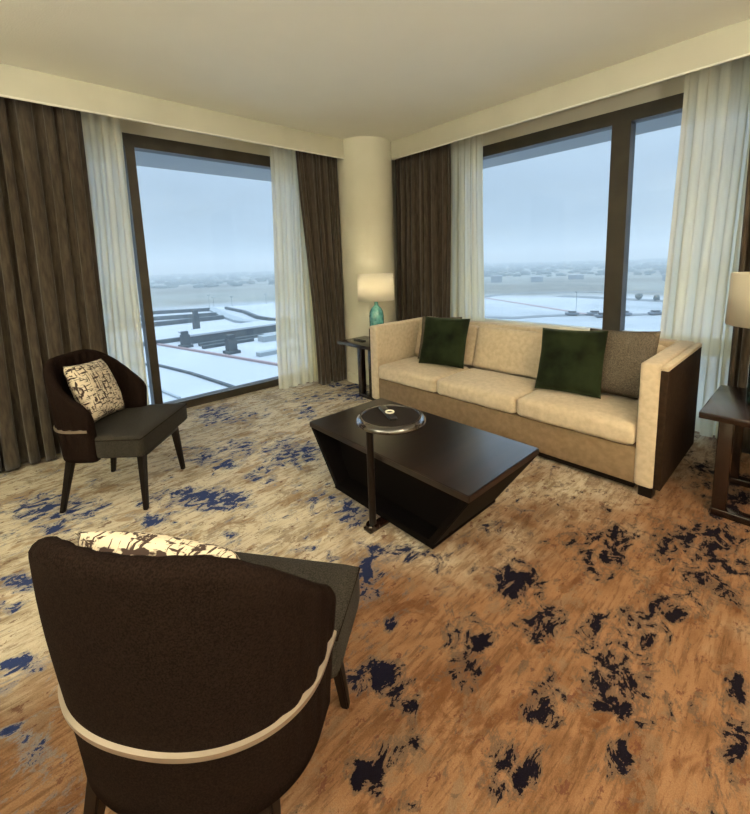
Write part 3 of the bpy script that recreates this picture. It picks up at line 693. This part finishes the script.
# lamp masts at the airfield edge
for k, (x, y) in enumerate(((-194.1,71.0),(-175.6,66.2),(-172.4,72.8),(-171.4,88.4),(-58.6,148.9))):
    e = tag(empty('light_mast', (x,y,-18)), 'thin light mast on the airfield seen through the window', 'lamp post', 'light masts on the airfield')
    boxo('mast', (-.07,.07,-.07,.07,0,7), m_pale, e); boxo('lamp_head', (-.5,.5,-.5,.5,7,7.3), m_pale, e)

m_haze = bpy.data.materials.new('ground_haze'); m_haze.use_nodes = True; t, N, L = nt(m_haze); N.remove(N['Principled BSDF'])
vsn = N.new('ShaderNodeVolumeScatter'); vsn.inputs['Color'].default_value = (.70,.78,.84,1); vsn.inputs['Density'].default_value = .0020
L.new(vsn.outputs[0], N['Material Output'].inputs['Volume'])
bm = bmesh.new(); pl = [(-25,-1500),(-25,25),(1500,25),(1500,2600),(-2600,2600),(-2600,-1500)]
hexa(bm, [(x,y,-17.9) for x,y in pl], [(x,y,45) for x,y in pl])
tag(obj('ground_haze', bm, m_haze, None, False), 'thin grey-blue winter haze lying over the snowfields', 'haze', kind='stuff')

# ------------------------------------------------------------------ world, lights
w = bpy.data.worlds.new('sky'); sc.world = w; w.use_nodes = True; t, N, L = nt(w)
bg = N['Background']; tc = N.new('ShaderNodeTexCoord')
sep = N.new('ShaderNodeSeparateXYZ'); L.new(tc.outputs['Generated'], sep.inputs[0])
cl = tex(2.2, (1,1,3.2), 6, .6, (1.3,0,0))
for l in list(N['Noise Texture'].id_data.links): pass
mpn = [n for n in N if n.type == 'MAPPING'][0]; L.new(tc.outputs['Generated'], mpn.inputs[0])
zz = mth('ADD', sep.outputs['Z'], mth('MULTIPLY', mth('SUBTRACT', cl, .5), .34))
skyc = ramp(zz, ((.0,(.40,.48,.55)),(.07,(.37,.47,.57)),(.20,(.45,.57,.70)),(.36,(.62,.77,.90))))
# overcast sky: brighter towards the zenith than at the horizon
zen = rng(sep.outputs['Z'], .23, .52, 1., 3.2)
vm = N.new('ShaderNodeVectorMath'); vm.operation = 'SCALE'; L.new(skyc, vm.inputs[0]); L.new(zen, vm.inputs['Scale'])
L.new(vm.outputs[0], bg.inputs['Color']); bg.inputs['Strength'].default_value = .57

def area(name, loc, rot, size, power, col):
    ld = bpy.data.lights.new(name,'AREA'); ld.shape = 'DISK'; ld.size = size; ld.energy = power; ld.color = col
    o = bpy.data.objects.new(name, ld); C.objects.link(o); o.location = loc; o.rotation_euler = rot; return o
m_fix = mat('fixture_white', (.8,.8,.78), .5)
for k, (x, y, pw) in enumerate(((.75,1.3,17),(.9,-1.2,2),(-1.6,-1.7,1))):  # added ceiling lights out of view, warming the near carpet
    e = tag(empty('added_ceiling_light', (x,y,ZC)), 'added round flush ceiling light, unseen behind the viewer', 'lamp', 'added ceiling lights')
    bm = bmesh.new(); lathe(bm, ((.15,-.0),(.16,-.03),(.15,-.035),(.145,-.02),(0,-.02)), 32); obj('housing', bm, m_fix, e)
    a_ = area('added_ceiling_glow', (0,0,-.03), (0,0,0), .26, pw, (1,.55,.26)); a_.parent = e

m_bowl = sheet_mat('lamp_bowl', (.8,.76,.66), .0, .3)[0]
for k, (x, y, pw, lb) in enumerate(((1.45,.9,60,'added unseen uplighting floor lamp by the wall right of the viewer'),(-1.2,-2.1,62,'added unseen uplighting floor lamp behind the viewer to the left'),(1.4,-1.8,40,'added unseen uplighting floor lamp in the corner behind the viewer'))):  # added floor lamps out of view, giving most of the interior light
    e = tag(empty('added_floor_lamp', (x,y,0)), lb, 'lamp')
    bm = bmesh.new(); lathe(bm, ((0,0),(.14,0),(.14,.02),(.02,.03),(.012,.04),(.012,1.72),(0,1.72)), 32); sharp(obj('stand', bm, m_gold, e))
    bm = bmesh.new(); lathe(bm, ((.02,1.72),(.10,1.74),(.17,1.80),(.175,1.81),(.168,1.81),(.10,1.755),(.02,1.735)), 40); obj('bowl', bm, m_gold, e)
    a_ = area('added_uplight', (0,0,1.80), (PI,0,0), .26, pw, (1,.96,.80)); a_.parent = e

# ------------------------------------------------------------------ camera
cam = bpy.data.cameras.new('camera'); co = bpy.data.objects.new('camera', cam); C.objects.link(co)
cam.sensor_fit = 'HORIZONTAL'; cam.sensor_width = 36; cam.lens = 409.0/750*36; cam.shift_y = -(407-323.4)/750
cam.clip_start = .02; cam.clip_end = 9000
yaw, pitch, roll = R(-47.889), R(8.3626), R(-1.9125)
fw = Vector((math.sin(yaw)*math.cos(pitch), math.cos(yaw)*math.cos(pitch), -math.sin(pitch)))
rt = Vector((math.cos(yaw), -math.sin(yaw), 0)); up = rt.cross(fw)
r_ = rt*math.cos(roll)+up*math.sin(roll); u_ = -rt*math.sin(roll)+up*math.cos(roll)
M = Matrix((r_, u_, -fw)).transposed().to_4x4(); M.translation = (0,0,1.4)
co.matrix_world = M; sc.camera = co
sc.view_settings.view_transform = 'Standard'; sc.view_settings.look = 'None'; sc.view_settings.exposure = 1.0; sc.view_settings.gamma = 1
sc.view_settings.use_curve_mapping = False
